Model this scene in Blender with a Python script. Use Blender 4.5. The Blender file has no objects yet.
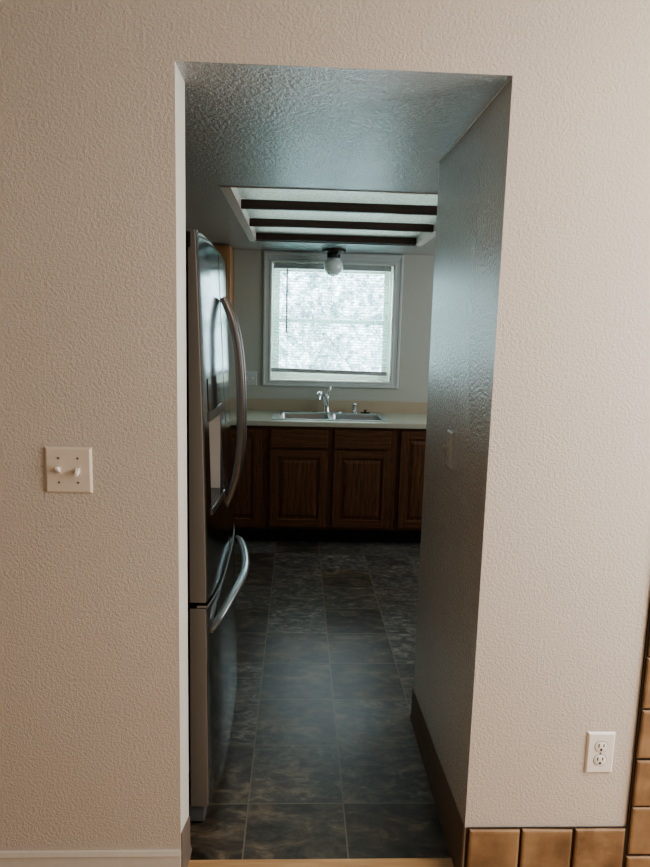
import bpy, bmesh, math, random
from mathutils import Vector, Matrix
random.seed(4)
C = bpy.context.scene.collection
W, H, SL = 0.769, 2.092, 0.0066           # opening width, opening height, slope of the old kitchen ceiling
YB, YW = 3.56, 0.80                        # far wall, end of the passage wall
def cz(y): return H + SL * max(0.0, y - 0.13)

# ------------------------------------------------------------------ helpers
class MB:
    def __init__(s): s.bm = bmesh.new()
    def box(s, x0, x1, y0, y1, z0, z1, m=0):
        v = [s.bm.verts.new(p) for p in ((x0,y0,z0),(x1,y0,z0),(x1,y1,z0),(x0,y1,z0),(x0,y0,z1),(x1,y0,z1),(x1,y1,z1),(x0,y1,z1))]
        for q in ((3,2,1,0),(4,5,6,7),(0,1,5,4),(1,2,6,5),(2,3,7,6),(3,0,4,7)):
            f = s.bm.faces.new([v[i] for i in q]); f.material_index = m
        return s
    def quad(s, pts, m=0):
        f = s.bm.faces.new([s.bm.verts.new(p) for p in pts]); f.material_index = m; return s
    def prism(s, prof, axis, a, b, m=0):
        """extrude a closed profile along an axis ('x': profile is (y,z); 'y': (x,z); 'z': (x,y))"""
        def P(u, t, k): return {'x': (k,u,t), 'y': (u,k,t), 'z': (u,t,k)}[axis]
        A = [s.bm.verts.new(P(u,t,a)) for u,t in prof]; B = [s.bm.verts.new(P(u,t,b)) for u,t in prof]
        n = len(prof)
        for i in range(n):
            f = s.bm.faces.new((A[i],A[(i+1)%n],B[(i+1)%n],B[i])); f.material_index = m
        s.bm.faces.new(A[::-1]).material_index = m; s.bm.faces.new(B).material_index = m
        return s
    def loft(s, rings, cap=True, m=0):
        R = [[s.bm.verts.new(p) for p in r] for r in rings]; n = len(R[0])
        for a, b in zip(R, R[1:]):
            for i in range(n):
                f = s.bm.faces.new((a[i],a[(i+1)%n],b[(i+1)%n],b[i])); f.material_index = m
        if cap:
            s.bm.faces.new(R[0][::-1]).material_index = m; s.bm.faces.new(R[-1]).material_index = m
        return s
    def lathe(s, cx, cy, prof, n=32, m=0, axis='z'):
        rings = []
        for r, h in prof:
            ring = []
            for i in range(n):
                a = 2*math.pi*i/n; u, v = r*math.cos(a), r*math.sin(a)
                ring.append((cx+u, cy+v, h) if axis == 'z' else ((cx+u, h, cy+v) if axis == 'y' else (h, cx+u, cy+v)))
            rings.append(ring)
        return s.loft(rings, True, m)
    def tube(s, pts, radii, n=14, flat=1.0, ref=(0,1,0), m=0):
        """tube through pts; flat squashes it along the reference direction"""
        pts = [Vector(p) for p in pts]; rings = []; ref = Vector(ref)
        for i, p in enumerate(pts):
            t = (pts[min(i+1,len(pts)-1)] - pts[max(i-1,0)]).normalized()
            side = (ref - t*ref.dot(t)).normalized(); oth = t.cross(side)
            r = radii[i] if isinstance(radii, (list,tuple)) else radii
            rings.append([p + side*(math.cos(2*math.pi*k/n)*r*flat) + oth*(math.sin(2*math.pi*k/n)*r) for k in range(n)])
        return s.loft(rings, True, m)
    def build(s, name, mats, parent=None, bevel=0, smooth=False, seg=2, angle=35):
        bmesh.ops.recalc_face_normals(s.bm, faces=s.bm.faces)
        me = bpy.data.meshes.new(name); 
        off = Vector((0,0,0)); p = parent
        while p: off += p.location; p = p.parent
        if off.length: bmesh.ops.translate(s.bm, vec=-off, verts=s.bm.verts)
        if smooth:
            for f in s.bm.faces: f.smooth = True
            for e in s.bm.edges:
                if len(e.link_faces) == 2 and e.calc_face_angle(0) > math.radians(angle): e.smooth = False
        s.bm.to_mesh(me); s.bm.free()
        for mt in (mats if isinstance(mats, (list,tuple)) else [mats]): me.materials.append(mt)
        o = bpy.data.objects.new(name, me); C.objects.link(o); o.parent = parent
        if bevel:
            b = o.modifiers.new('bevel', 'BEVEL'); b.width = bevel; b.segments = seg; b.limit_method = 'ANGLE'; b.angle_limit = math.radians(40)
        return o
def thing(name, label, cat, loc, group=None):
    o = bpy.data.objects.new(name, None); o.empty_display_size = 0.1; C.objects.link(o); o.location = loc
    tag(o, label, cat, group); return o
def tag(o, label, cat, group=None):
    o['label'] = label; o['category'] = cat
    if group: o['group'] = group
    return o
def struct(name, mb, mats, parent=None, **k):
    o = mb.build(name, mats, parent, **k)
    if parent is None: o['kind'] = 'structure'
    return o
def spline(pts, n=8):
    """Catmull-Rom through pts"""
    P = [Vector(p) for p in pts]; P = [2*P[0]-P[1]] + P + [2*P[-1]-P[-2]]; out = []
    for i in range(1, len(P)-2):
        for k in range(n):
            t = k/n; a, b, c, d = P[i-1:i+3]
            out.append(0.5*((2*b)+(c-a)*t+(2*a-5*b+4*c-d)*t*t+(3*b-a-3*c+d)*t**3))
    return out + [P[-2]]

# ------------------------------------------------------------------ materials
class NT:
    def __init__(s, name):
        s.mat = bpy.data.materials.new(name); s.mat.use_nodes = True; s.t = s.mat.node_tree; s.N = s.t.nodes
        s.p = s.N['Principled BSDF']; s._c = None
    def n(s, typ, **k):
        nd = s.N.new(typ)
        for a, b in k.items():
            if a.startswith('i_'): nd.inputs[a[2:]].default_value = b
            else: setattr(nd, a, b)
        return nd
    def l(s, a, b): s.t.links.new(a, b)
    def co(s):
        if not s._c: s._c = s.n('ShaderNodeTexCoord')
        return s._c.outputs['Object']
    def map(s, scale=(1,1,1), rot=(0,0,0), loc=(0,0,0), src=None):
        m = s.n('ShaderNodeMapping'); m.inputs['Scale'].default_value = scale; m.inputs['Rotation'].default_value = rot; m.inputs['Location'].default_value = loc
        s.l(src or s.co(), m.inputs['Vector']); return m.outputs[0]
    def noise(s, scale, detail=2, rough=0.5, vec=None, dist=0.0):
        q = s.n('ShaderNodeTexNoise'); q.inputs['Scale'].default_value = scale; q.inputs['Detail'].default_value = detail
        q.inputs['Roughness'].default_value = rough; q.inputs['Distortion'].default_value = dist
        s.l(vec or s.co(), q.inputs['Vector']); return q.outputs['Fac']
    def ramp(s, fac, stops, interp='LINEAR'):
        r = s.n('ShaderNodeValToRGB'); e = r.color_ramp.elements; r.color_ramp.interpolation = interp
        while len(e) < len(stops): e.new(0.5)
        for el, (p, c) in zip(e, stops): el.position = p; el.color = (*c, 1) if len(c) == 3 else c
        s.l(fac, r.inputs[0]); return r.outputs[0]
    def math(s, op, a, b=None, c=None):
        m = s.n('ShaderNodeMath', operation=op)
        for i, v in enumerate((a, b, c)):
            if v is None: continue
            if isinstance(v, (int, float)): m.inputs[i].default_value = v
            else: s.l(v, m.inputs[i])
        return m.outputs[0]
    def mix(s, fac, a, b, typ='MIX'):
        m = s.n('ShaderNodeMix', data_type='RGBA', blend_type=typ)
        for i, v in ((0, fac), (6, a), (7, b)):
            if isinstance(v, (int, float)): m.inputs[i].default_value = v
            elif isinstance(v, tuple): m.inputs[i].default_value = (*v, 1)
            else: s.l(v, m.inputs[i])
        return m.outputs[2]
    def bump(s, h, strength=0.3, dist=0.002):
        b = s.n('ShaderNodeBump'); b.inputs['Strength'].default_value = strength; b.inputs['Distance'].default_value = dist
        s.l(h, b.inputs['Height']); s.l(b.outputs[0], s.p.inputs['Normal']); return b
    def set(s, col=None, rough=None, metal=None, spec=None):
        for k, v in (('Base Color', col), ('Roughness', rough), ('Metallic', metal), ('Specular IOR Level', spec)):
            if v is None: continue
            if isinstance(v, tuple): s.p.inputs[k].default_value = (*v, 1)
            elif isinstance(v, (int, float)): s.p.inputs[k].default_value = v
            else: s.l(v, s.p.inputs[k])
        return s
def paint(name, col, rough, bump=0.35, scale=110, dist=0.003, spec=0.5, var=0.06, coat=0):
    m = NT(name)
    big = m.noise(1.3, 3)
    c = m.mix(big, tuple(x*(1-var) for x in col), tuple(min(1, x*(1+var)) for x in col))
    m.set(c, rough, 0, spec)
    a = m.noise(scale, 2, 0.55); b = m.noise(scale*2.3, 2)
    bn = m.bump(m.math('ADD', a, m.math('MULTIPLY', b, 0.5)), bump, dist)
    if coat:
        m.p.inputs['Coat Weight'].default_value = coat; m.p.inputs['Coat Roughness'].default_value = rough*0.8; m.l(bn.outputs[0], m.p.inputs['Coat Normal'])
    return m.mat
def plain(name, col, rough=0.5, metal=0.0, spec=0.5, bump=0.0, scale=60):
    m = NT(name); nz = m.noise(scale, 3)
    m.set(m.mix(nz, tuple(x*0.94 for x in col), tuple(min(1, x*1.06) for x in col)), rough, metal, spec)
    if bump: m.bump(nz, bump, 0.001)
    return m.mat
def oak(name, dark, light, along='z', rough=0.38):
    m = NT(name)
    sc = {'z': (1,1,0.07), 'x': (0.07,1,1)}[along]
    v = m.map(sc)
    g = m.noise(150, 4, 0.6, v)
    w = m.n('ShaderNodeTexWave', wave_type='BANDS', bands_direction='X' if along == 'z' else 'Z', wave_profile='SAW')
    w.inputs['Scale'].default_value = 9; w.inputs['Distortion'].default_value = 9; w.inputs['Detail'].default_value = 2; w.inputs['Detail Scale'].default_value = 1.2
    m.l(m.map({'z': (1,1,0.22), 'x': (0.22,1,1)}[along]), w.inputs['Vector'])
    f = m.math('ADD', m.math('MULTIPLY', g, 0.78), m.math('MULTIPLY', w.outputs['Fac'], 0.22))
    c = m.ramp(f, [(0.25, dark), (0.55, tuple((a+b)/2 for a, b in zip(dark, light))), (0.75, light)])
    m.set(c, rough, 0, 0.45); m.bump(g, 0.15, 0.0006)
    return m.mat

M = {}
M['wall']   = paint('beige_wall_paint', (0.62,0.575,0.528), 0.58, 0.62, 135, 0.0036, 0.35)
M['jamb']   = paint('white_corner_paint', (0.86,0.87,0.83), 0.45, 0.25, 95, 0.002)
M['pass']   = paint('grey_satin_wall_paint', (0.56,0.515,0.455), 0.23, 1.0, 95, 0.0052, 0.9, coat=0.8)
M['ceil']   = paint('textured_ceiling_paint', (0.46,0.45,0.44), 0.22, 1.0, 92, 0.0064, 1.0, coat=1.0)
M['kwall']  = paint('kitchen_wall_paint', (0.50,0.52,0.465), 0.5, 0.15, 80, 0.002)
M['white']  = plain('white_trim_paint', (0.58,0.62,0.61), 0.4)
M['cream']  = plain('cream_window_vinyl', (0.86,0.92,0.84), 0.4)
M['base']   = plain('white_baseboard_paint', (0.62,0.585,0.54), 0.42)
M['pplate'] = plain('painted_over_plate', (0.50,0.485,0.45), 0.4)
M['cove']   = plain('brown_vinyl_cove', (0.135,0.10,0.072), 0.45, bump=0.1)
M['plate']  = plain('ivory_plate', (0.72,0.66,0.58), 0.32)
M['plate_w']= plain('white_plate', (0.84,0.82,0.80), 0.3)
M['slot']   = plain('dark_slot', (0.02,0.018,0.016), 0.6)
M['screw']  = plain('painted_screw', (0.16,0.13,0.11), 0.4)
M['oakV']   = oak('dark_oak_upright', (0.052,0.020,0.009), (0.215,0.094,0.042), 'z')
M['oakH']   = oak('dark_oak_lengthwise', (0.052,0.020,0.009), (0.215,0.094,0.042), 'x')
M['oakLit']   = oak('lit_oak', (0.26,0.12,0.05), (0.50,0.27,0.12), 'z')  # same oak as the base cabinets, paler with window light in its colour
M['bar']    = oak('dark_stained_bar', (0.022,0.009,0.006), (0.075,0.028,0.018), 'x', 0.45)
M['toe']    = plain('black_toe_kick', (0.012,0.012,0.013), 0.5)
M['inside'] = plain('cabinet_inside', (0.25,0.15,0.08), 0.6)
M['chrome'] = plain('chrome', (0.72,0.74,0.75), 0.12, 1.0)
M['sink']   = plain('sink_steel', (0.55,0.57,0.58), 0.28, 1.0)
M['rim']    = plain('sink_rim_steel', (0.55,0.57,0.57), 0.34, 1.0)
M['black']  = plain('black_plastic', (0.014,0.014,0.015), 0.1)
M['dgrey']  = plain('dark_grey_plastic', (0.10,0.10,0.105), 0.45)
M['lgrey']  = plain('pale_grey_plastic', (0.42,0.42,0.41), 0.4)
M['bronze'] = plain('bronze', (0.06,0.045,0.035), 0.45, 0.6)
M['blindw'] = plain('white_blind_slat', (0.84,0.90,0.88), 0.45)
M['rail']   = plain('backlit_blind_rail', (0.42,0.46,0.46), 0.4)  # rails of the white blind, backlit shade painted in as grey
M['wand']   = plain('backlit_wand', (0.10,0.12,0.12), 0.3)  # dark tone is the wand's backlit shade, put into the colour
M['flange'] = plain('pinkish_painted_trim', (0.85,0.77,0.72), 0.3)
M['greyfl'] = plain('grey_trim', (0.20,0.20,0.20), 0.4)
# laminate worktop
m = NT('translucent_blind_slat'); m.set((0.74,0.89,0.88), 0.45); t_ = m.n('ShaderNodeBsdfTranslucent'); t_.inputs['Color'].default_value = (0.66,0.92,0.91,1)
mx = m.n('ShaderNodeMixShader'); mx.inputs[0].default_value = 0.5
m.l(m.p.outputs[0], mx.inputs[1]); m.l(t_.outputs[0], mx.inputs[2]); m.l(mx.outputs[0], m.N['Material Output'].inputs[0]); M['slat'] = m.mat
m = NT('beige_laminate'); s_ = m.noise(260, 4, 0.7)
m.set(m.ramp(s_, [(0.3,(0.40,0.37,0.29)),(0.7,(0.56,0.53,0.43))]), 0.35); M['lam'] = m.mat
m = NT('beige_splash'); s_ = m.noise(260, 4, 0.7)
m.set(m.ramp(s_, [(0.3,(0.42,0.35,0.25)),(0.7,(0.52,0.45,0.33))]), 0.4); M['splash'] = m.mat
# brushed steel of the fridge
m = NT('brushed_steel'); g = m.noise(220, 3, 0.6, m.map((1,0.02,1)))
m.set(m.mix(g, (0.30,0.31,0.32), (0.40,0.41,0.42)), m.math('ADD', m.math('MULTIPLY', g, 0.06), 0.11), 1.0)
M['steel'] = m.mat
m = NT('steel_handle'); m.set((0.25,0.248,0.24), 0.30, 1.0); M['handle'] = m.mat
m = NT('lit_handle'); m.set((0.45,0.46,0.46), 0.3, 1.0); M['handle2'] = m.mat  # same handle steel, brightened to carry the light on the drawer handle
m = NT('door_edge_steel'); g = m.noise(220, 2, 0.6, m.map((1,1,0.02)))
m.set(m.mix(g, (0.17,0.155,0.135), (0.19,0.174,0.152)), 0.5, 0.25); M['edge'] = m.mat
# frosted globe
m = NT('opal_glass'); m.set((0.80,0.86,0.84), 0.18, 0, 0.6); m.p.inputs['Subsurface Weight'].default_value = 0.25
m.p.inputs['Subsurface Radius'].default_value = (0.05,0.05,0.05); M['opal'] = m.mat
# prismatic acrylic light panel
m = NT('prismatic_acrylic'); v = m.n('ShaderNodeTexVoronoi'); v.inputs['Scale'].default_value = 62
m.l(m.map((1,1,0.2), (0,0,math.radians(45))), v.inputs['Vector'])
m.set((0.80,0.84,0.80), 0.2, 0, 0.8); bn = m.bump(v.outputs['Distance'], 0.5, 0.004)
tl_ = m.n('ShaderNodeBsdfTranslucent'); m.l(m.ramp(v.outputs['Distance'], [(0.0,(0.95,1.0,0.95)),(0.6,(0.50,0.56,0.52))]), tl_.inputs['Color'])
mx = m.n('ShaderNodeMixShader'); mx.inputs[0].default_value = 0.6
m.l(m.p.outputs[0], mx.inputs[1]); m.l(tl_.outputs[0], mx.inputs[2]); m.l(mx.outputs[0], m.N['Material Output'].inputs[0]); M['acryl'] = m.mat
# window glass
m = NT('window_glass'); tr = m.n('ShaderNodeBsdfTransparent'); gl = m.n('ShaderNodeBsdfGlossy'); gl.inputs['Roughness'].default_value = 0.02
mx = m.n('ShaderNodeMixShader'); mx.inputs[0].default_value = 0.06
m.l(tr.outputs[0], mx.inputs[1]); m.l(gl.outputs[0], mx.inputs[2]); m.l(mx.outputs[0], m.N['Material Output'].inputs[0]); M['glass'] = m.mat
# slate-look vinyl floor tiles, 12 inch grid
GX, GY, T = 0.158, 0.317, 0.3048
m = NT('slate_floor_tile'); sp = m.n('ShaderNodeSeparateXYZ'); m.l(m.co(), sp.inputs[0])
u = m.math('DIVIDE', m.math('SUBTRACT', sp.outputs[0], GX), T); w = m.math('DIVIDE', m.math('SUBTRACT', sp.outputs[1], GY), T)
iu, iw = m.math('FLOOR', u), m.math('FLOOR', w); fu, fw = m.math('FRACT', u), m.math('FRACT', w)
def edge(f): return m.math('MINIMUM', f, m.math('SUBTRACT', 1.0, f))
ed = m.math('MINIMUM', edge(fu), edge(fw))
grout = m.math('LESS_THAN', ed, 0.0075)
cb = m.n('ShaderNodeCombineXYZ'); m.l(iu, cb.inputs[0]); m.l(iw, cb.inputs[1])
wn = m.n('ShaderNodeTexWhiteNoise', noise_dimensions='3D'); m.l(cb.outputs[0], wn.inputs['Vector'])
off = m.n('ShaderNodeVectorMath', operation='MULTIPLY_ADD'); m.l(wn.outputs['Color'], off.inputs[0]); off.inputs[1].default_value = (9,9,9); m.l(m.co(), off.inputs[2])
vec = m.map((1,1.9,1), (0,0,math.radians(24)), src=off.outputs[0])
n1 = m.noise(7.5, 10, 0.68, vec, 0.7); n2 = m.noise(17, 9, 0.74, vec, 0.8); n3 = m.noise(2.2, 3, 0.5, off.outputs[0])
base = m.ramp(n1, [(0.36,(0.030,0.026,0.022)),(0.47,(0.075,0.064,0.052)),(0.55,(0.145,0.112,0.080)),(0.66,(0.34,0.27,0.19))])
cool = m.ramp(n2, [(0.36,(0.032,0.033,0.032)),(0.50,(0.085,0.083,0.076)),(0.64,(0.25,0.225,0.18))])
tone = m.math('ADD', m.math('MULTIPLY', wn.outputs['Value'], 0.55), m.math('MULTIPLY', n3, 0.6))
colr = m.mix(m.ramp(tone, [(0.25,(0,0,0)),(0.75,(1,1,1))]), base, cool)
tv = m.math('ADD', m.math('MULTIPLY', wn.outputs['Value'], 0.75), 0.62); vm = m.n('ShaderNodeVectorMath', operation='SCALE'); m.l(colr, vm.inputs[0]); m.l(tv, vm.inputs['Scale']); colr = vm.outputs[0]
colr = m.mix(grout, colr, (0.19,0.165,0.125))
m.set(colr, m.math('ADD', m.math('MULTIPLY', n2, 0.22), 0.24), 0, 0.5)
hgt = m.math('SUBTRACT', m.math('MULTIPLY', n2, 0.6), m.math('MULTIPLY', grout, 0.8)); m.bump(hgt, 0.35, 0.002)
M['slate'] = m.mat
# light oak hall floor
m = NT('light_oak_floor'); g = m.noise(60, 5, 0.6, m.map((0.08,1,1)))
m.set(m.ramp(g, [(0.3,(0.42,0.25,0.12)),(0.7,(0.62,0.41,0.22))]), 0.35); M['lfloor'] = m.mat
# terracotta tile
m = NT('terracotta_tile'); a = m.noise(9, 5, 0.6); b = m.noise(45, 4, 0.7); 
gi = m.n('ShaderNodeNewGeometry'); 
cc = m.ramp(a, [(0.32,(0.15,0.088,0.045)),(0.5,(0.27,0.165,0.090)),(0.68,(0.40,0.265,0.155))])
cc = m.mix(m.math('MULTIPLY', gi.outputs['Random Per Island'], 0.35), cc, (0.36,0.235,0.135))
pit = m.ramp(b, [(0.20,(1,1,1)),(0.27,(0,0,0))])
cc = m.mix(pit, cc, (0.05,0.025,0.015))
m.set(cc, 0.5); m.bump(b, 0.25, 0.002); M['terra'] = m.mat
M['tgrout'] = plain('dark_grout', (0.035,0.025,0.018), 0.9, bump=0.4, scale=200)
# hillside outside
m = NT('pale_foliage_hillside'); a = m.noise(6, 12, 0.92); b = m.noise(0.8, 3); c_ = m.noise(11, 6, 0.8)
c1 = m.ramp(a, [(0.43,(0.020,0.075,0.075)),(0.50,(0.13,0.23,0.24)),(0.57,(0.78,0.93,0.95))])
c2 = m.ramp(a, [(0.44,(0.060,0.13,0.17)),(0.5,(0.19,0.29,0.32)),(0.56,(0.76,0.91,0.96))])
cc = m.mix(m.ramp(b, [(0.4,(0,0,0)),(0.6,(1,1,1))]), c1, c2)
m.set(m.mix(m.ramp(c_, [(0.52,(0,0,0)),(0.62,(0.5,0.5,0.5))]), cc, (0.20,0.17,0.30)), 0.9); M['hill'] = m.mat

# ------------------------------------------------------------------ the setting
NX0, NX1, NY, NZ = -2.3, 2.9, -3.4, 2.62            # hall in front of the opening
KX0, KX1 = -0.80, 2.6                                # kitchen
wf = MB()
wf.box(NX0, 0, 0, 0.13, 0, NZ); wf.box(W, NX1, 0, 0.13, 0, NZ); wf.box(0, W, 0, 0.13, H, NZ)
for f in wf.bm.faces:
    c = f.calc_center_median()
    if abs(c.z-H) < 1e-4 and 0 < c.x < W: f.material_index = 1
    elif abs(c.x) < 1e-4: f.material_index = 2
    elif abs(c.x-W) < 1e-4: f.material_index = 3
    elif abs(c.y-0.13) < 1e-4: f.material_index = 4
struct('wall_front', wf, [M['wall'], M['ceil'], M['jamb'], M['pass'], M['kwall']])
struct('wall_passage', MB().box(W, W+0.115, 0.13, YW, 0, H+0.003), M['pass'])
struct('wall_left', MB().box(KX0-0.1, KX0, 0.13, YB+0.1, 0, 2.2), M['kwall'])
struct('wall_right', MB().box(KX1, KX1+0.1, 0.13, YB+0.1, 0, 2.2), M['kwall'])
# far wall with the window hole
WX0, WX1, WZ0, WZ1 = 0.072, 1.016, 1.131, 2.035
wb = MB(); D = 0.13
wb.box(KX0, WX0, YB, YB+D, 0, 2.2); wb.box(WX1, KX1, YB, YB+D, 0, 2.2)
wb.box(WX0, WX1, YB, YB+D, 0, WZ0); wb.box(WX0, WX1, YB, YB+D, WZ1, 2.2)
struct('wall_back', wb, M['kwall'])
struct('floor', MB().box(KX0, KX1, 0.086, YB, -0.05, 0), M['slate'])
# ceiling with the hole of the light box
LX0, LX1, LY0, LY1 = -0.022, 1.08, 1.305, 2.97
ce = MB()
def cslab(x0, x1, y0, y1):
    t = 0.1
    ce.prism([(y0,cz(y0)),(y1,cz(y1)),(y1,cz(y1)+t),(y0,cz(y0)+t)], 'x', x0, x1)
cslab(KX0, KX1, 0.13, LY0); cslab(KX0, KX1, LY1, YB); cslab(KX0, LX0, LY0, LY1); cslab(LX1, KX1, LY0, LY1)
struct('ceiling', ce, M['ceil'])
# hall room
struct('floor_hall', MB().box(NX0, NX1, NY, 0, -0.05, 0.0).box(0.0, W, 0, 0.086, -0.05, 0.004), M['lfloor'])
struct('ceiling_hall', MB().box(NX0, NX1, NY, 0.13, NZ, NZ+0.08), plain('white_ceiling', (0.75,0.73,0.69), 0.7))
struct('wall_hall_left', MB().box(NX0-0.1, NX0, NY, 0.13, 0, NZ), M['wall'])
struct('wall_hall_right', MB().box(NX1, NX1+0.1, NY, 0.13, 0, NZ), M['wall'])
struct('wall_hall_back', MB().box(NX0, NX1, NY-0.1, NY, 0, NZ), M['wall'])
struct('trim_2', MB().loft([[(W-0.003,y,z-0.0003),(W-0.0003,y,z-0.003),(W-0.0003,y,z-0.0003)] for y, z in ((0.004,H),(0.13,H),(YW-0.004,cz(YW)))]), M['jamb'])
# baseboards
bp = [(0,0),(-0.014,0),(-0.014,0.088),(-0.011,0.096),(-0.0125,0.102),(-0.008,0.112),(0,0.112)]
struct('baseboard_left', MB().prism(bp, 'x', NX0, 0.0), M['base'], smooth=True)
def cove(y0, y1, h0, h1, sgn, x):
    mb = MB(); A = []
    def pr(h): return [(0,0),(0.009,0),(0.008,0.004),(0.0055,0.012),(0.004,0.025),(0.004,h-0.004),(0.0025,h),(0,h)]
    mb.loft([[(x+sgn*a, y0, b) for a, b in pr(h0)], [(x+sgn*a, y1, b) for a, b in pr(h1)]])
    return mb
struct('baseboard_passage', cove(0.002, YW+0.004, 0.174, 0.122, -1, W), M['cove'], smooth=True)
struct('baseboard_jamb', cove(0.002, 0.13, 0.158, 0.108, 1, 0.0), plain('greyed_vinyl_cove', (0.22,0.18,0.15), 0.45), smooth=True)
# terracotta tile band: a row along the floor and a column beside it
tb = MB(); 
tb.box(W+0.004, 1.9, -0.006, -0.0005, 0.002, 0.174, 1)
tb.box(1.218, 1.9, -0.006, -0.0005, 0.174, 1.6, 1)
def tile(x0, x1, z0, z1):
    j = lambda: random.uniform(-0.0015, 0.0015)
    a = [(x0+j(), z0+j()), (x1+j(), z0+j()), (x1+j(), z1+j()), (x0+j(), z1+j())]
    e = 0.007; cx, cz_ = (x0+x1)/2, (z0+z1)/2
    rings = []
    for k, y in ((0, -0.004), (0, -0.0095), (0.35, -0.0125), (1.0, -0.0138)):
        ring = []
        for px, pz in a:
            ring.append((px + (e*k if px < cx else -e*k), y, pz + (e*k if pz < cz_ else -e*k)))
        rings.append(ring)
    tb.loft(rings)
xs = [0.776, 0.923, 1.069, 1.216]
for a, b in zip(xs, xs[1:]): tile(a+0.0035, b-0.0035, 0.006, 0.172)
for c0 in (1.222, 1.372, 1.522, 1.672):
    zs = [0.004, 0.092, 0.240, 0.382, 0.528, 0.676, 0.825, 0.973, 1.12, 1.268, 1.416, 1.564]
    for a, b in zip(zs, zs[1:]): tile(c0+0.002, c0+0.148, a+0.003, b-0.003)
struct('trim_1', tb, [M['terra'], M['tgrout']])

# ------------------------------------------------------------------ window
win = MB()
CX0, CX1, CZ0, CZ1 = 0.012, 1.081, 1.086, 2.112
def casing(x0, x1, z0, z1):      # stepped picture-frame casing, mitred
    prof = [(0.0, 0.0), (0.0, 0.012), (0.006, 0.019), (0.018, 0.019), (0.022, 0.014), (0.046, 0.012), (0.052, 0.016), (0.0625, 0.016), (0.0625, 0.0)]
    rings = []
    for p, d in prof:
        k = p/0.0625
        X0, X1 = x0+(WX0-x0)*k, x1+(WX1-x1)*k; Z0, Z1 = z0+(WZ0-z0)*k, z1+(WZ1-z1)*k
        rings.append([(X0, YB-d, Z0), (X1, YB-d, Z0), (X1, YB-d, Z1), (X0, YB-d, Z1)])
    win.loft(rings, cap=False)
casing(CX0, CX1, CZ0, CZ1)
w1 = struct('window_1', win, M['white'])
def ring(mb, x0, x1, z0, z1, wd, y0, y1, wb_=None, wt=None):
    wb_ = wd if wb_ is None else wb_; wt = wd if wt is None else wt
    mb.box(x0, x0+wd, y0, y1, z0, z1); mb.box(x1-wd, x1, y0, y1, z0, z1)
    mb.box(x0+wd, x1-wd, y0, y1, z0, z0+wb_); mb.box(x0+wd, x1-wd, y0, y1, z1-wt, z1); return mb
ring(MB(), WX0, WX1, WZ0, WZ1, 0.006, YB+0.001, YB+0.085).build('window_jamb', M['cream'], w1)
ring(MB(), WX0+0.006, WX1-0.006, WZ0+0.006, WZ1-0.006, 0.018, YB+0.075, YB+0.125).build('window_frame', M['cream'], w1)
ZM = 1.597
s1 = ring(MB(), WX0+0.022, WX1-0.022, ZM-0.016, WZ1-0.022, 0.042, YB+0.105, YB+0.122, 0.034).build('upper_sash', M['cream'], w1, 0.002)
MB().box(WX0+0.06, WX1-0.06, YB+0.112, YB+0.115, ZM+0.012, WZ1-0.06).build('pane', M['glass'], s1)
s2 = ring(MB(), WX0+0.022, WX1-0.022, WZ0+0.022, ZM+0.016, 0.042, YB+0.086, YB+0.103, 0.05, 0.034).build('lower_sash', M['cream'], w1, 0.002)
MB().box(WX0+0.06, WX1-0.06, YB+0.093, YB+0.096, WZ0+0.07, ZM-0.015).build('pane', M['glass'], s2)

# blind
yb = YB+0.036
bl = thing('venetian_blind', 'white slatted blind hanging in the window above the sink', 'blind', (0.54, yb, 1.16))
MB().box(0.088, 0.992, yb-0.02, yb+0.02, 1.988, 2.026).build('headrail', M['rail'], bl, 0.002)
sl = MB(); z = 1.974; k = 0
while z > 1.238:
    # slightly crowned slat, tipped a little towards the room
    rings = []
    for x in (0.092, 0.986):
        sag = -0.010*(x > 0.5)*k/36
        pr = []
        for t in (-1, -0.5, 0, 0.5, 1):
            pr.append((yb+0.0125*t, z+sag+0.0016*(1-t*t)+0.0022*t))
        ring_ = [(x, a, b) for a, b in pr] + [(x, a, b-0.0005) for a, b in pr[::-1]]
        rings.append(ring_)
    sl.loft(rings); z -= 0.0205; k += 1
sl.build('slats', M['slat'], bl, smooth=True)
MB().loft([[(x, yb+a, 1.214+b-0.014*(x > 0.5)) for a, b in ((-0.014,-0.017),(0.014,-0.017),(0.014,0.013),(-0.014,0.013))] for x in (0.08, 0.990)]).build('bottom_rail', M['rail'], bl, 0.002)
MB().tube([(0.192, yb-0.03, 1.985), (0.192, yb-0.031, 1.75), (0.194, yb-0.031, 1.498)], 0.0052, 8).build('tilt_wand', M['wand'], bl)
for x in (0.20, 0.54, 0.87):
    MB().box(x-0.0008, x+0.0008, yb-0.0145, yb-0.0133, 1.21, 1.99).build('ladder_cord', M['blindw'], bl)
for x in (0.12, 0.955):
    MB().box(x-0.018, x+0.018, yb-0.024, yb+0.022, 2.0, WZ1-0.006).build('mounting_bracket', M['rail'], bl, 0.002)

# hillside beyond the glass
hb = MB(); nx, nz = 60, 40; V = []
for j in range(nz+1):
    row = []
    for i in range(nx+1):
        x = -7+16*i/nx; t = j/nz
        y = 7.5+7*t+random.uniform(-0.25,0.25); zz = -1.2+9.0*t**0.9+random.uniform(-0.25,0.25)
        row.append(hb.bm.verts.new((x,y,zz)))
    V.append(row)
for j in range(nz):
    for i in range(nx): hb.bm.faces.new((V[j][i],V[j][i+1],V[j+1][i+1],V[j+1][i]))
o = hb.build('hillside', M['hill'], smooth=True, angle=180); o['kind'] = 'stuff'; tag(o, 'pale leafy hillside seen through the blind outside the window', 'hillside')

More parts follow.
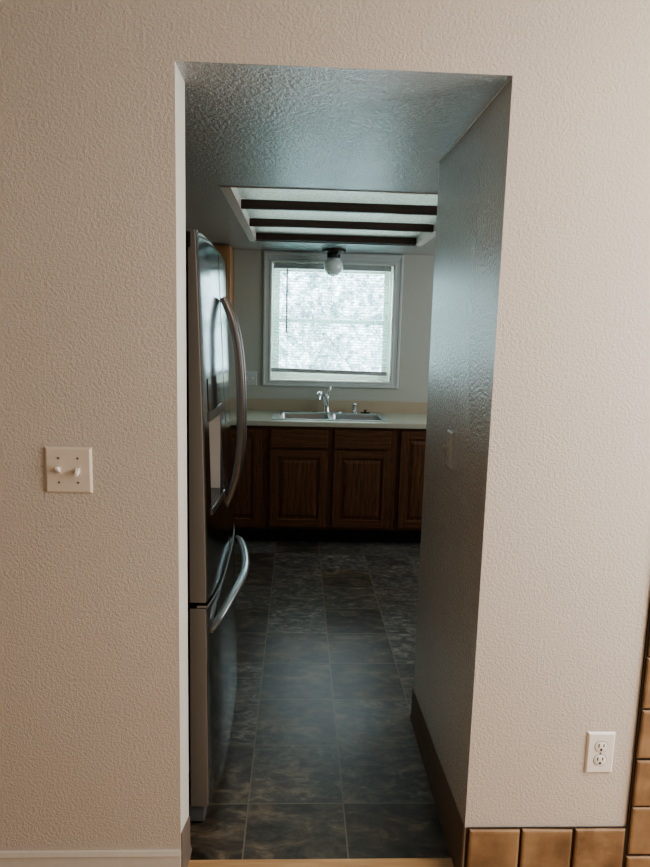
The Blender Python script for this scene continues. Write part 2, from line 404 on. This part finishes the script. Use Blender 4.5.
# ------------------------------------------------------------------ ceiling light box
def sh(mb):
    for v in mb.bm.verts: v.co.z += SL*(v.co.y-0.13)
    return mb
lb = thing('ceiling_light_box', 'recessed ceiling light with dark wooden bars and prismatic panels', 'ceiling light', (0.53, 1.27, cz(1.27)))
fr = MB()                                           # white painted lining and flange
fr.box(LX0-0.032, LX0, LY0-0.004, LY1+0.032, H-0.006, H-0.0005)
fr.box(LX1, LX1+0.032, LY0-0.004, LY1+0.032, H-0.006, H-0.0005)
fr.box(LX0+0.0005, LX0+0.014, LY0+0.0005, LY1-0.0005, H-0.006, H+0.094); fr.box(LX1-0.014, LX1-0.0005, LY0+0.0005, LY1-0.0005, H-0.006, H+0.094)
fr.box(LX0+0.014, LX1-0.014, LY0+0.0005, LY0+0.012, H-0.003, H+0.094)
sh(fr).build('frame', M['flange'], lb)
sh(MB().box(LX0, LX1, LY1, LY1+0.034, H-0.009, H-0.0005)).build('far_flange', M['greyfl'], lb)
for y in (1.80, 2.36, 2.935):
    sh(MB().box(LX0+0.014, LX1-0.014, y, y+0.03, H-0.001, H+0.041)).build('cross_bar', M['bar'], lb, 0.001)
for y0, y1 in ((LY0+0.013, 1.80), (1.83, 2.36), (2.39, 2.935)):
    pm = MB(); n = 12                               # acrylic sheets sag a little
    top, bot = [], []
    for i in range(n+1):
        for j in range(5):
            x = LX0+0.0145+(LX1-LX0-0.029)*i/n; y = y0+(y1-y0)*j/4
            s_ = -0.006*math.sin(math.pi*i/n)*math.sin(math.pi*j/4)
            bot.append(pm.bm.verts.new((x, y, H+0.044+s_)))
    for i in range(n):
        for j in range(4):
            a = i*5+j; pm.bm.faces.new((bot[a], bot[a+5], bot[a+6], bot[a+1]))
    sh(pm).build('light_panel', M['acryl'], lb, smooth=True)
sh(MB().box(LX0, LX1, LY0, LY1, H+0.1001, H+0.11)).build('housing_top', M['white'], lb)

# globe light
gx, gy = 0.535, 3.37; gz = cz(gy)
gl = thing('globe_light', 'round white glass globe light on the ceiling before the window', 'ceiling light', (gx, gy, gz))
MB().lathe(gx, gy, [(0.02,gz-0.0005),(0.088,gz-0.0005),(0.09,gz-0.006),(0.085,gz-0.018),(0.06,gz-0.03),(0.046,gz-0.034)]).build('canopy', M['bronze'], gl, smooth=True)
MB().lathe(gx, gy, [(0.046,gz-0.032),(0.050,gz-0.036),(0.050,gz-0.06),(0.042,gz-0.064)]).build('collar', M['black'], gl, smooth=True)
R_ = 0.071; pr = []
for i in range(1, 24):
    a = math.pi*i/24
    if R_*math.sin(a) < 0.043 and i < 12: continue
    pr.append((R_*math.sin(a), gz-0.121+R_*math.cos(a)))
MB().lathe(gx, gy, [(0.041, gz-0.062)]+pr+[(0.002, gz-0.121-R_)]).build('glass_globe', M['opal'], gl, smooth=True, angle=60)

# ------------------------------------------------------------------ base cabinets
YF = 2.945; ZT, ZBOT = 0.859, 0.115
def panel_door(parent, x0, x1, z0, z1, hinge):
    st = 0.055; y1, y0 = YF-0.0005, YF-0.02
    d = MB()
    d.box(x0, x0+st, y0, y1, z0, z1, 0); d.box(x1-st, x1, y0, y1, z0, z1, 0)
    d.box(x0+st, x1-st, y0, y1, z0, z0+st, 1); d.box(x0+st, x1-st, y0, y1, z1-st, z1, 1)
    d = d.build('door', [M['oakV'], M['oakH']], parent, 0.003)
    a, b, c, e = x0+st+0.0005, x1-st-0.0005, z0+st+0.0005, z1-st-0.0005
    p = MB(); rings = []
    for g, y in ((0, y1-0.001), (0, y0+0.012), (0.012, y0+0.0125), (0.034, y0+0.003), (0.036, y0+0.003)):
        rings.append([(a+g,y,c+g),(b-g,y,c+g),(b-g,y,e-g),(a+g,y,e-g)])
    p.loft(rings); p.build('raised_panel', M['oakV'], d)
    hx = x0-0.004 if hinge == 'L' else x1+0.004
    for hz in (z0+0.06, z1-0.085):
        MB().box(hx-0.004, hx+0.004, y0+0.004, y1, hz, hz+0.05).build('hinge', M['bronze'], d, 0.001)
    return d
def false_front(parent, x0, x1, z0, z1):
    MB().box(x0, x1, YF-0.02, YF-0.0005, z0, z1).build('drawer_front', M['oakH'], parent, 0.005)
def cabinet(label, x0, x1, doors, fronts, extra_stiles=()):
    t = thing('base_cabinet', label, 'cabinet', ((x0+x1)/2, YF, 0.0))
    b = MB()
    b.box(x0, x0+0.016, YF+0.0205, YB-0.002, ZBOT, ZT); b.box(x1-0.016, x1, YF+0.0205, YB-0.002, ZBOT, ZT)
    b.box(x0+0.016, x1-0.016, YF+0.0205, YB-0.002, ZBOT, ZBOT+0.016); b.box(x0+0.016, x1-0.016, YB-0.01, YB-0.002, ZBOT+0.016, ZT)
    b.build('carcass', M['inside'], t)
    f = MB(); L = min([d[0] for d in doors]); Rr = max([d[1] for d in doors])
    f.box(x0, L+0.012, YF, YF+0.02, ZBOT, ZT, 0); f.box(Rr-0.012, x1, YF, YF+0.02, ZBOT, ZT, 0)
    f.box(L+0.012, Rr-0.012, YF, YF+0.02, ZT-0.032, ZT, 1); f.box(L+0.012, Rr-0.012, YF, YF+0.02, ZBOT, ZBOT+0.034, 1)
    zt, zb = ZT-0.032, ZBOT+0.034
    for a, c in extra_stiles: f.box(a, c, YF, YF+0.02, zb, zt, 0)
    if fronts:
        ed = [L+0.012]+[q for s in extra_stiles for q in s]+[Rr-0.012]
        for a, c in zip(ed[::2], ed[1::2]): f.box(a, c, YF, YF+0.02, 0.68, 0.715, 1)
    f.build('face_frame', [M['oakV'], M['oakH']], t)
    for d in doors: panel_door(t, *d)
    for q in fronts: false_front(t, *q)
    MB().box(x0, x1, YF+0.075, YF+0.09, 0.0, ZBOT).build('toe_kick', M['toe'], t)
    return t
cabinet('dark oak base cabinet under the twin sink with two doors and two false drawers', 0.0775, 0.988,
        [(0.108,0.507,0.137,0.690,'L'), (0.550,0.953,0.137,0.692,'R')], [(0.109,0.507,0.706,0.838), (0.550,0.949,0.706,0.838)], [(0.5,0.557)])
cabinet('dark oak corner base cabinet beside the refrigerator with one tall door', -0.78, 0.0765, [(-0.33,0.046,0.137,0.838,'L')], [])
cabinet('dark oak base cabinet with tall doors, cut off by the grey passage wall', 0.989, 1.76,
        [(1.020,1.365,0.137,0.838,'L'), (1.385,1.73,0.137,0.838,'R')], [], [(1.357,1.393)])
# worktop with sink cut-out
SX0, SX1, SY0, SY1, ZC = 0.108, 0.950, 2.985, 3.50, 0.895
ct = thing('countertop', 'beige laminate worktop with backsplash running along the far wall', 'countertop', (0.5, 2.915, 0.86))
q = MB(); hx0, hx1, hy0, hy1 = SX0+0.012, SX1-0.012, SY0+0.012, SY1-0.012; zb = 0.8602
edgep = [(2.915,zb),(2.915,ZC-0.006),(2.917,ZC-0.002),(2.922,ZC),(hy0,ZC),(hy0,zb)]
q.prism(edgep, 'x', -0.795, 1.78); q.box(-0.795, 1.78, hy1, YB-0.0205, zb, ZC); q.box(-0.795, hx0, hy0, hy1, zb, ZC); q.box(hx1, 1.78, hy0, hy1, zb, ZC)
q.build('worktop', M['lam'], ct, smooth=True)
MB().box(-0.795, 1.78, YB-0.02, YB-0.0015, zb, 0.985).build('backsplash', M['splash'], ct, 0.003)

# sink
sk = thing('kitchen_sink', 'stainless steel double bowl sink set in the beige worktop', 'sink', ((SX0+SX1)/2, 3.25, ZC))
r = MB(); zr = ZC+0.005
B1 = (0.165, 0.518, 3.03, 3.40); B2 = (0.549, 0.902, 3.03, 3.40)
def rim_slab(x0,x1,y0,y1): r.box(x0,x1,y0,y1,ZC+0.0003,zr)
rim_slab(SX0,SX1,SY0,3.03); rim_slab(SX0,SX1,3.40,SY1); rim_slab(SX0,B1[0],3.03,3.40); rim_slab(B1[1],B2[0],3.03,3.40); rim_slab(B2[1],SX1,3.03,3.40)
r.build('rim', M['rim'], sk)
for (x0,x1,y0,y1) in (B1,B2):
    b = MB(); rings = []
    def rr(g, z, rad):
        out = []
        X0,X1,Y0,Y1 = x0+g,x1-g,y0+g,y1-g
        for (cx,cy,a0) in ((X1-rad,Y1-rad,0),(X0+rad,Y1-rad,90),(X0+rad,Y0+rad,180),(X1-rad,Y0+rad,270)):
            for k in range(5):
                a = math.radians(a0+22.5*k); out.append((cx+rad*math.cos(a), cy+rad*math.sin(a), z))
        return out
    for g, z, rad in ((0.0,zr+0.0012,0.03),(0.003,zr,0.03),(0.006,zr-0.01,0.032),(0.012,zr-0.15,0.04),(0.03,zr-0.17,0.05),(0.09,zr-0.176,0.06)):
        rings.append(rr(g,z,rad))
    for R in (rings,): b.loft(R, cap=False)
    f = b.bm.faces.new([v for v in b.bm.verts][-20:])
    bw = b.build('bowl', M['sink'], sk, smooth=True, angle=60)
    MB().lathe((x0+x1)/2, (y0+y1)/2, [(0.045,zr-0.1758),(0.045,zr-0.173),(0.03,zr-0.172),(0.004,zr-0.174)]).build('drain', M['chrome'], bw, smooth=True)

# faucet
fx, fy = 0.515, 3.455; z0 = zr
fc = thing('faucet', 'chrome single lever kitchen faucet with spray head behind the sink bowls', 'faucet', (fx, fy, z0))
MB().loft([[(fx-0.115*s+0.0*1, fy+0.026*t, z0+h) for s, t in ((1,-0.6),(0.85,-1),(-0.85,-1),(-1,-0.6),(-1,0.6),(-0.85,1),(0.85,1),(1,0.6))] for h in (0.0003,0.006)]).build('deck_plate', M['chrome'], fc, 0.002)
MB().lathe(fx, fy, [(0.029,z0+0.006),(0.027,z0+0.012),(0.023,z0+0.05),(0.021,z0+0.095),(0.023,z0+0.12),(0.018,z0+0.134),(0.004,z0+0.138)]).build('body', M['chrome'], fc, smooth=True, angle=60)
pts = spline([(fx-0.004, fy-0.008, z0+0.055),(fx-0.022, fy-0.05, z0+0.11),(fx-0.045, fy-0.115, z0+0.152),(fx-0.062, fy-0.165, z0+0.155)], 6)
sp_ = MB().tube(pts, [0.015]*len(pts), 16, ref=(1,0,0)).build('spout', M['chrome'], fc, smooth=True, angle=60)
MB().tube([(fx-0.060, fy-0.158, z0+0.158),(fx-0.064, fy-0.172, z0+0.152),(fx-0.068, fy-0.186, z0+0.132),(fx-0.070, fy-0.192, z0+0.112)], [0.017,0.021,0.022,0.019], 18, ref=(1,0,0)).build('spray_head', M['chrome'], fc, smooth=True, angle=60)
MB().tube([(fx+0.004, fy, z0+0.12),(fx+0.014, fy+0.004, z0+0.15),(fx+0.026, fy+0.008, z0+0.185),(fx+0.030, fy+0.01, z0+0.2)], [0.012,0.014,0.013,0.008], 14, 0.8, (1,0,0)).build('lever', M['chrome'], fc, smooth=True, angle=60)
sd = MB().lathe(0.735, 3.45, [(0.022,z0+0.0003),(0.022,z0+0.008),(0.015,z0+0.012),(0.0145,z0+0.05),(0.018,z0+0.054),(0.018,z0+0.07),(0.012,z0+0.074),(0.003,z0+0.075)]).build('soap_dispenser', M['chrome'], smooth=True, angle=50)
tag(sd, 'short chrome soap dispenser cap standing right of the faucet', 'soap dispenser')
st = thing('sink_stopper', 'flat black sink stopper lying on the sink deck', 'sink stopper', (0.815, 3.45, z0))
MB().lathe(0.815, 3.45, [(0.036,z0+0.0004),(0.038,z0+0.004),(0.03,z0+0.008),(0.01,z0+0.01)]).build('disc', M['black'], st, smooth=True)
MB().lathe(0.815, 3.45, [(0.007,z0+0.0095),(0.007,z0+0.018),(0.012,z0+0.02),(0.011,z0+0.026),(0.003,z0+0.027)], 16).build('knob', M['black'], st, smooth=True)

# upper cabinet peeking over the refrigerator
uc = thing('wall_cabinet', 'oak wall cabinet hung beside the window above the refrigerator line', 'cabinet', (-0.49, 3.24, 1.62))
MB().box(-0.795, -0.212, 3.26, YB-0.0015, 1.62, 2.106).build('carcass', M['oakLit'], uc, 0.002)
for a, b in ((-0.785,-0.51),(-0.50,-0.225)):
    d = MB(); d.box(a,a+0.05,3.24,3.2595,1.635,2.09); d.box(b-0.05,b,3.24,3.2595,1.635,2.09); d.box(a+0.05,b-0.05,3.24,3.2595,1.635,1.685); d.box(a+0.05,b-0.05,3.24,3.2595,2.04,2.09)
    d = d.build('door', M['oakLit'], uc, 0.002)
    MB().box(a+0.0505,b-0.0505,3.248,3.258,1.6855,2.0395).build('raised_panel', M['oakLit'], d, 0.006)

# ------------------------------------------------------------------ refrigerator
FY0, FY1 = 0.20, 1.11
def fx0(z):        # near edge of the curved front
    if z < 0.72: return 0.049-0.006*(z-0.08)/0.64
    t = (z-0.72)/1.04; return 0.043-0.027*t**1.5
def fbow(z): return 0.033-0.019*max(0,(z-0.3)/1.46)
def front(y, z):
    t = (y-(FY0+FY1)/2)/((FY1-FY0)/2); return -(0.010+0.0095*min(z,1.1)/0.7)*(y-FY0)/(FY1-FY0) + fx0(z)+fbow(z)*(1-abs(t)**3)
rf = thing('refrigerator', 'stainless steel french door refrigerator with a bottom freezer, beside the opening', 'refrigerator', (-0.38, 0.65, 0.0))
MB().box(-0.775, -0.046, FY0+0.02, FY1-0.02, 0.03, 1.742).build('cabinet_body', M['dgrey'], rf, 0.006)
XBK = -0.006
def shell(y0, y1, z0, z1, rt=0.012):
    mb = MB(); zs = [(z0, 0.003), (z0+0.003, 0.0008), (z0+0.012, 0)]
    n = 14
    zs += [(z0+0.012+(z1-z0-0.03)*k/n, 0) for k in range(1, n+1)] + [(z1-0.006, 0.0008), (z1-0.002, 0.002), (z1, 0.005)]
    rings = []
    for z, ins in zs:
        ring = [(XBK-0.035*(y0-FY0)/0.91, y0+0.002, z), ]
        ys = [y0+0.0, y0+0.001, y0+0.003, y0+0.007] + [y0+0.007+(y1-y0-0.014)*k/20 for k in range(1,20)] + [y1-0.007, y1-0.003, y1-0.001, y1]
        dx = [0.005, 0.0025, 0.0008, 0] + [0]*19 + [0, 0.0008, 0.0025, 0.005]
        ring += [(front(y, z)-d-ins, y, z) for y, d in zip(ys, dx)]
        ring += [(XBK-0.035*(y1-FY0)/0.91, y1-0.002, z)]
        rings.append(ring)
    mb.loft(rings)
    for f in mb.bm.faces:
        f.normal_update()
        c = f.calc_center_median()
        if c.y < y0+0.0018 and abs(f.normal.y) > 0.9 or c.y > y1-0.0018 and abs(f.normal.y) > 0.9: f.material_index = 1
    return mb
DY0, DY1, DZ0, DZ1 = 0.268, 0.508, 0.985, 1.252
dn = shell(FY0, 0.652, 0.726, 1.76).build('door', [M['steel'], M['edge']], rf, smooth=True, angle=16)
# cut the dispenser recess out of the near door
cut = MB().box(0.004, 0.2, DY0, DY1, DZ0, DZ1).build('cutter', M['steel'])
cut.location = (0,0,0)
bo = dn.modifiers.new('recess', 'BOOLEAN'); bo.operation = 'DIFFERENCE'; bo.object = cut; bo.solver = 'EXACT'
bpy.context.view_layer.update()
dg = bpy.context.evaluated_depsgraph_get()
nm = bpy.data.meshes.new_from_object(dn.evaluated_get(dg)); dn.modifiers.clear(); dn.data = nm
bpy.data.objects.remove(cut)
dn['label'] = 'near door with the ice and water dispenser'
df = shell(0.658, FY1, 0.726, 1.76).build('door', [M['steel'], M['edge']], rf, smooth=True, angle=16)
dr = shell(FY0, FY1, 0.082, 0.708).build('freezer_drawer', [M['steel'], M['edge']], rf, smooth=True, angle=16)
# dispenser: lining, glossy control panel, lip and tray
def strip(y0, y1, z0, z1, proud, inn, n=10):
    mb = MB(); rings = []
    for k in range(n+1):
        y = y0+(y1-y0)*k/n
        rings.append([(front(y,z0)-inn, y, z0),(front(y,z0)+proud, y, z0),(front(y,(z0+z1)/2)+proud, y, (z0+z1)/2),(front(y,z1)+proud, y, z1),(front(y,z1)-inn, y, z1)])
    return mb.loft(rings)
li = MB(); e = 0.0004
li.box(0.0045, 0.006, DY0+e, DY1-e, DZ0+e, DZ1-e)
li.box(0.006, 0.044, DY1-0.003, DY1-e, DZ0+e, DZ1-e); li.box(0.006, 0.036, DY0+e, DY0+0.003, DZ0+e, DZ1-e); li.box(0.006, 0.040, DY0+0.003, DY1-0.003, DZ1-0.003, DZ1-e)
li.build('dispenser_lining', M['lgrey'], dn)
strip(DY0-0.004, DY1+0.004, DZ1+0.016, 1.362, 0.0016, 0.004).build('control_panel', M['black'], dn, smooth=True)
strip(DY0-0.004, DY1+0.004, DZ1-0.012, DZ1+0.0155, 0.004, 0.004).build('dispenser_lip', M['handle'], dn, smooth=True)
strip(DY0-0.004, DY1+0.004, DZ0-0.018, DZ0-0.001, 0.004, 0.003).build('dispenser_sill', M['handle'], dn, smooth=True)
MB().box(0.0065, 0.045, DY0+0.004, DY1-0.004, DZ0+0.001, DZ0+0.006).build('drip_tray', M['dgrey'], dn)
MB().loft([[(0.0065,0.36,z),(0.02,0.36,z),(0.02,0.42,z),(0.0065,0.42,z)] for z in (1.13,1.235)]).build('paddle', M['dgrey'], dn, 0.003)
# curved handles
def vhandle(y, parent):
    P = [(0.049,1.604),(0.063,1.575),(0.080,1.53),(0.098,1.44),(0.1075,1.33),(0.1105,1.21),(0.110,1.11),(0.098,1.015),(0.080,0.95),(0.060,0.90)]
    pts = spline([(a-0.011, y, b) for a, b in P], 5); n = len(pts)
    rad = [0.0105+0.0035*math.sin(math.pi*i/(n-1)) for i in range(n)]
    MB().tube(pts, rad, 16, 0.85, (0,1,0)).build('handle', M['handle'], parent, smooth=True, angle=70)
vhandle(0.612, dn); vhandle(0.698, df)
pts = spline([(0.047,0.235,0.625),(0.068,0.29,0.64),(0.092,0.42,0.655),(0.110,0.56,0.657),(0.114,0.655,0.657),(0.110,0.75,0.657),(0.092,0.89,0.655),(0.068,1.02,0.648),(0.047,1.085,0.640)], 5)
n = len(pts)
MB().tube(pts, [0.011+0.004*math.sin(math.pi*i/(n-1)) for i in range(n)], 16, 0.85, (0,0,1)).build('handle', M['handle2'], dr, smooth=True, angle=70)
tl = MB(); rings = []
for k in range(25):
    y = FY0+0.004+(FY1-FY0-0.008)*k/24; a = front(y, 0.71)
    rings.append([(a-0.03,y,0.7085),(a-0.001,y,0.7085),(a+0.003,y,0.712),(a-0.001,y,0.7155),(a-0.03,y,0.7155)])
tl.loft(rings).build('top_trim', M['handle'], dr, smooth=True)
MB().box(-0.02, 0.034, FY0+0.012, FY1-0.012, 0.022, 0.079).build('base_grille', M['dgrey'], rf, 0.004)
for y in (FY0+0.05, FY1-0.05):
    MB().lathe(0.012, y, [(0.018,0.0005),(0.02,0.004),(0.02,0.018),(0.012,0.0222)], 16).build('foot', M['black'], rf, smooth=True)
for y, hx in ((FY0+0.035, 0.0005), (FY1-0.04, -0.03)):
    MB().box(-0.075, hx, y-0.037, y+0.03, 1.712, 1.752).build('hinge_cover', M['black'], rf, 0.003)

# ------------------------------------------------------------------ switches and outlets
def plate_mb(w, h, t=0.006, e=0.005):      # bevelled plate in local (a, b, depth)
    return [[(-w/2,-h/2,0),(w/2,-h/2,0),(w/2,h/2,0),(-w/2,h/2,0)], [(-w/2,-h/2,0.0015),(w/2,-h/2,0.0015),(w/2,h/2,0.0015),(-w/2,h/2,0.0015)],
            [(-w/2+e,-h/2+e,t),(w/2-e,-h/2+e,t),(w/2-e,h/2-e,t),(-w/2+e,h/2-e,t)]]
def mount(kind, cx, cy, cz_):              # local -> world: 'front' faces -Y, 'side' faces -X
    if kind == 'front': return lambda p: (cx+p[0], cy-0.0004-p[2], cz_+p[1])
    return lambda p: (cx-0.0004-p[2], cy-p[0], cz_+p[1])
def lbox(f, a0,a1,b0,b1,d0,d1, mb=None, tip=None):
    mb = mb or MB(); r0 = [(a0,b0,d0),(a1,b0,d0),(a1,b1,d0),(a0,b1,d0)]; r1 = [(a0,b0,d1),(a1,b0,d1),(a1,b1,d1),(a0,b1,d1)]
    if tip: r1 = [(a*0.75+(a0+a1)/2*0.25, b*0.6+((b0+b1)/2)*0.4+tip, d) for a,b,d in r1]
    return mb.loft([[f(p) for p in r0],[f(p) for p in r1]])
def lscrew(f, a, b, d, parent, mat):
    mb = MB(); mb.loft([[f((a+0.0032*math.cos(t*math.pi/6)*k, b+0.0032*math.sin(t*math.pi/6)*k, d+q)) for t in range(12)] for k, q in ((1,-0.0003),(0.8,0.001),(0.3,0.0012))])
    return mb.build('screw', mat, parent, smooth=True)
def switch_plate(kind, loc, gangs, ups, label, mat, scr):
    f = mount(kind, *loc); t = thing('light_switch', label, 'light switch', loc)
    wd = 0.070+0.043*(gangs-1)
    MB().loft([[f(p) for p in r] for r in plate_mb(wd, 0.115)]).build('plate', mat, t, 0.0012)
    for g in range(gangs):
        a = (g-(gangs-1)/2)*0.046
        lbox(f, a-0.0065, a+0.0065, -0.013, 0.013, 0.0055, 0.0066).build('toggle_collar', mat, t)
        lbox(f, a-0.0048, a+0.0048, -0.007, 0.007, 0.006, 0.0215, tip=0.008*ups[g]).build('toggle', M['plate_w'] if kind == 'front' else mat, t, 0.001)
        for b in (0.030, -0.030): lscrew(f, a, b, 0.006, t, scr)
    return t
switch_plate('front', (-0.2635, 0.0, 1.150), 2, (1,-1), 'ivory double toggle light switch on the beige wall left of the opening', M['plate'], M['screw'])
switch_plate('side', (W, 0.405, 1.150), 1, (1,), 'grey single light switch seen edge-on on the passage wall', M['pplate'], M['screw'])
switch_plate('front', (-0.086, YB, 1.140), 2, (1,1), 'pale double light switch beside the window above the worktop', M['white'], M['screw'])
loc = (1.1235, 0.0, 0.3975); f = mount('front', *loc)
ot = thing('wall_outlet', 'white double wall outlet above the terracotta tiles', 'outlet', loc)
MB().loft([[f(p) for p in r] for r in plate_mb(0.077, 0.120)]).build('plate', M['plate_w'], ot, 0.0012)
for b in (0.0195, -0.0195):
    mb = MB(); 
    def oval(k, d):
        out = []
        for i in range(24):
            a = 2*math.pi*i/24; x, y = 0.0172*math.cos(a), 0.0172*math.sin(a); y = max(-0.0142, min(0.0142, y)); out.append(f((x*k, b+y*k, d)))
        return out
    mb.loft([oval(1,0.0055), oval(1,0.0072), oval(0.93,0.0078)])
    rc = mb.build('receptacle', M['plate_w'], ot, smooth=True)
    ring_ = MB().loft([[f((0.0184*math.cos(i*math.pi/12), b+max(-0.0154,min(0.0154,0.0184*math.sin(i*math.pi/12))), d)) for i in range(24)] for d in (0.0055, 0.0062)]); ring_.build('recess_gap', M['slot'], rc)
    s = MB(); lbox(f, -0.0085,-0.0053, b-0.001, b+0.0095, 0.0074, 0.0081, s); lbox(f, 0.0053,0.0082, b+0.0, b+0.0088, 0.0074, 0.0081, s)
    s.loft([[f((0.0034*math.cos(i*math.pi/6), b-0.0080+0.0034*math.sin(i*math.pi/6), d)) for i in range(12)] for d in (0.0074,0.0081)]); s.build('slots', M['slot'], rc)
lscrew(f, 0, 0, 0.006, ot, M['screw'])

# ------------------------------------------------------------------ light
w = bpy.data.worlds.new('overcast_sky'); bpy.context.scene.world = w; w.use_nodes = True
bg = w.node_tree.nodes['Background']; bg.inputs[0].default_value = (0.95,0.96,1.0,1); bg.inputs[1].default_value = 12.0
def area(name, loc, aim, sx, sy, power, col, portal=False):
    l = bpy.data.lights.new(name, 'AREA'); l.shape = 'RECTANGLE'; l.size = sx; l.size_y = sy; l.energy = power; l.color = col
    if portal: l.cycles.is_portal = True
    o = bpy.data.objects.new(name, l); C.objects.link(o); o.location = loc
    o.rotation_euler = (Vector(aim)-Vector(loc)).to_track_quat('-Z', 'Y').to_euler(); return o
area('window_portal', (0.544, YB+0.2, 1.58), (0.544, 0, 1.58), 0.98, 0.94, 10, (1,1,1), True)
area('hall_window_light', (2.35, -0.9, 1.5), (0.6, -0.1, 1.1), 1.0, 1.3, 43, (1.0,0.985,0.95))
area('hall_warm_fill', (1.7, -1.1, 2.58), (1.6, -0.9, 0), 0.6, 0.6, 20, (1.0,0.80,0.58))  # added warm fill for the upper right of the wall, no known lamp
area('kitchen_side_fill', (2.5, 2.1, 1.6), (0.6, 2.2, 1.2), 1.7, 1.0, 21, (0.96,0.98,1.0))  # unseen fill added to lift the kitchen, no known source on this side

area('light_box_tubes', (0.53, 2.1, H+0.097), (0.53, 2.1, 0), 1.0, 1.55, 5.0, (0.86,1.0,0.97))

# ------------------------------------------------------------------ camera
cam = bpy.data.cameras.new('camera'); co = bpy.data.objects.new('camera', cam); C.objects.link(co)
cx, cy, cz0, yaw, pit, rol, fpx = 0.29034, -1.5972, 1.49241, 0.04313, 0.14905, 0.02607, 657.433
fw_ = Vector((math.sin(yaw)*math.cos(pit), math.cos(yaw)*math.cos(pit), -math.sin(pit)))
r0 = Vector((math.cos(yaw), -math.sin(yaw), 0)); u0 = r0.cross(fw_)
rt = r0*math.cos(rol)+u0*math.sin(rol); up = rt.cross(fw_)
co.matrix_world = Matrix(((rt.x,up.x,-fw_.x,cx),(rt.y,up.y,-fw_.y,cy),(rt.z,up.z,-fw_.z,cz0),(0,0,0,1)))
cam.sensor_fit = 'VERTICAL'; cam.sensor_height = 36.0; cam.lens = fpx*36.0/867.0; cam.clip_start = 0.05
bpy.context.scene.camera = co
vs = bpy.context.scene.view_settings; vs.view_transform = 'AgX'; vs.look = 'AgX - Medium High Contrast'; vs.exposure = 0.0
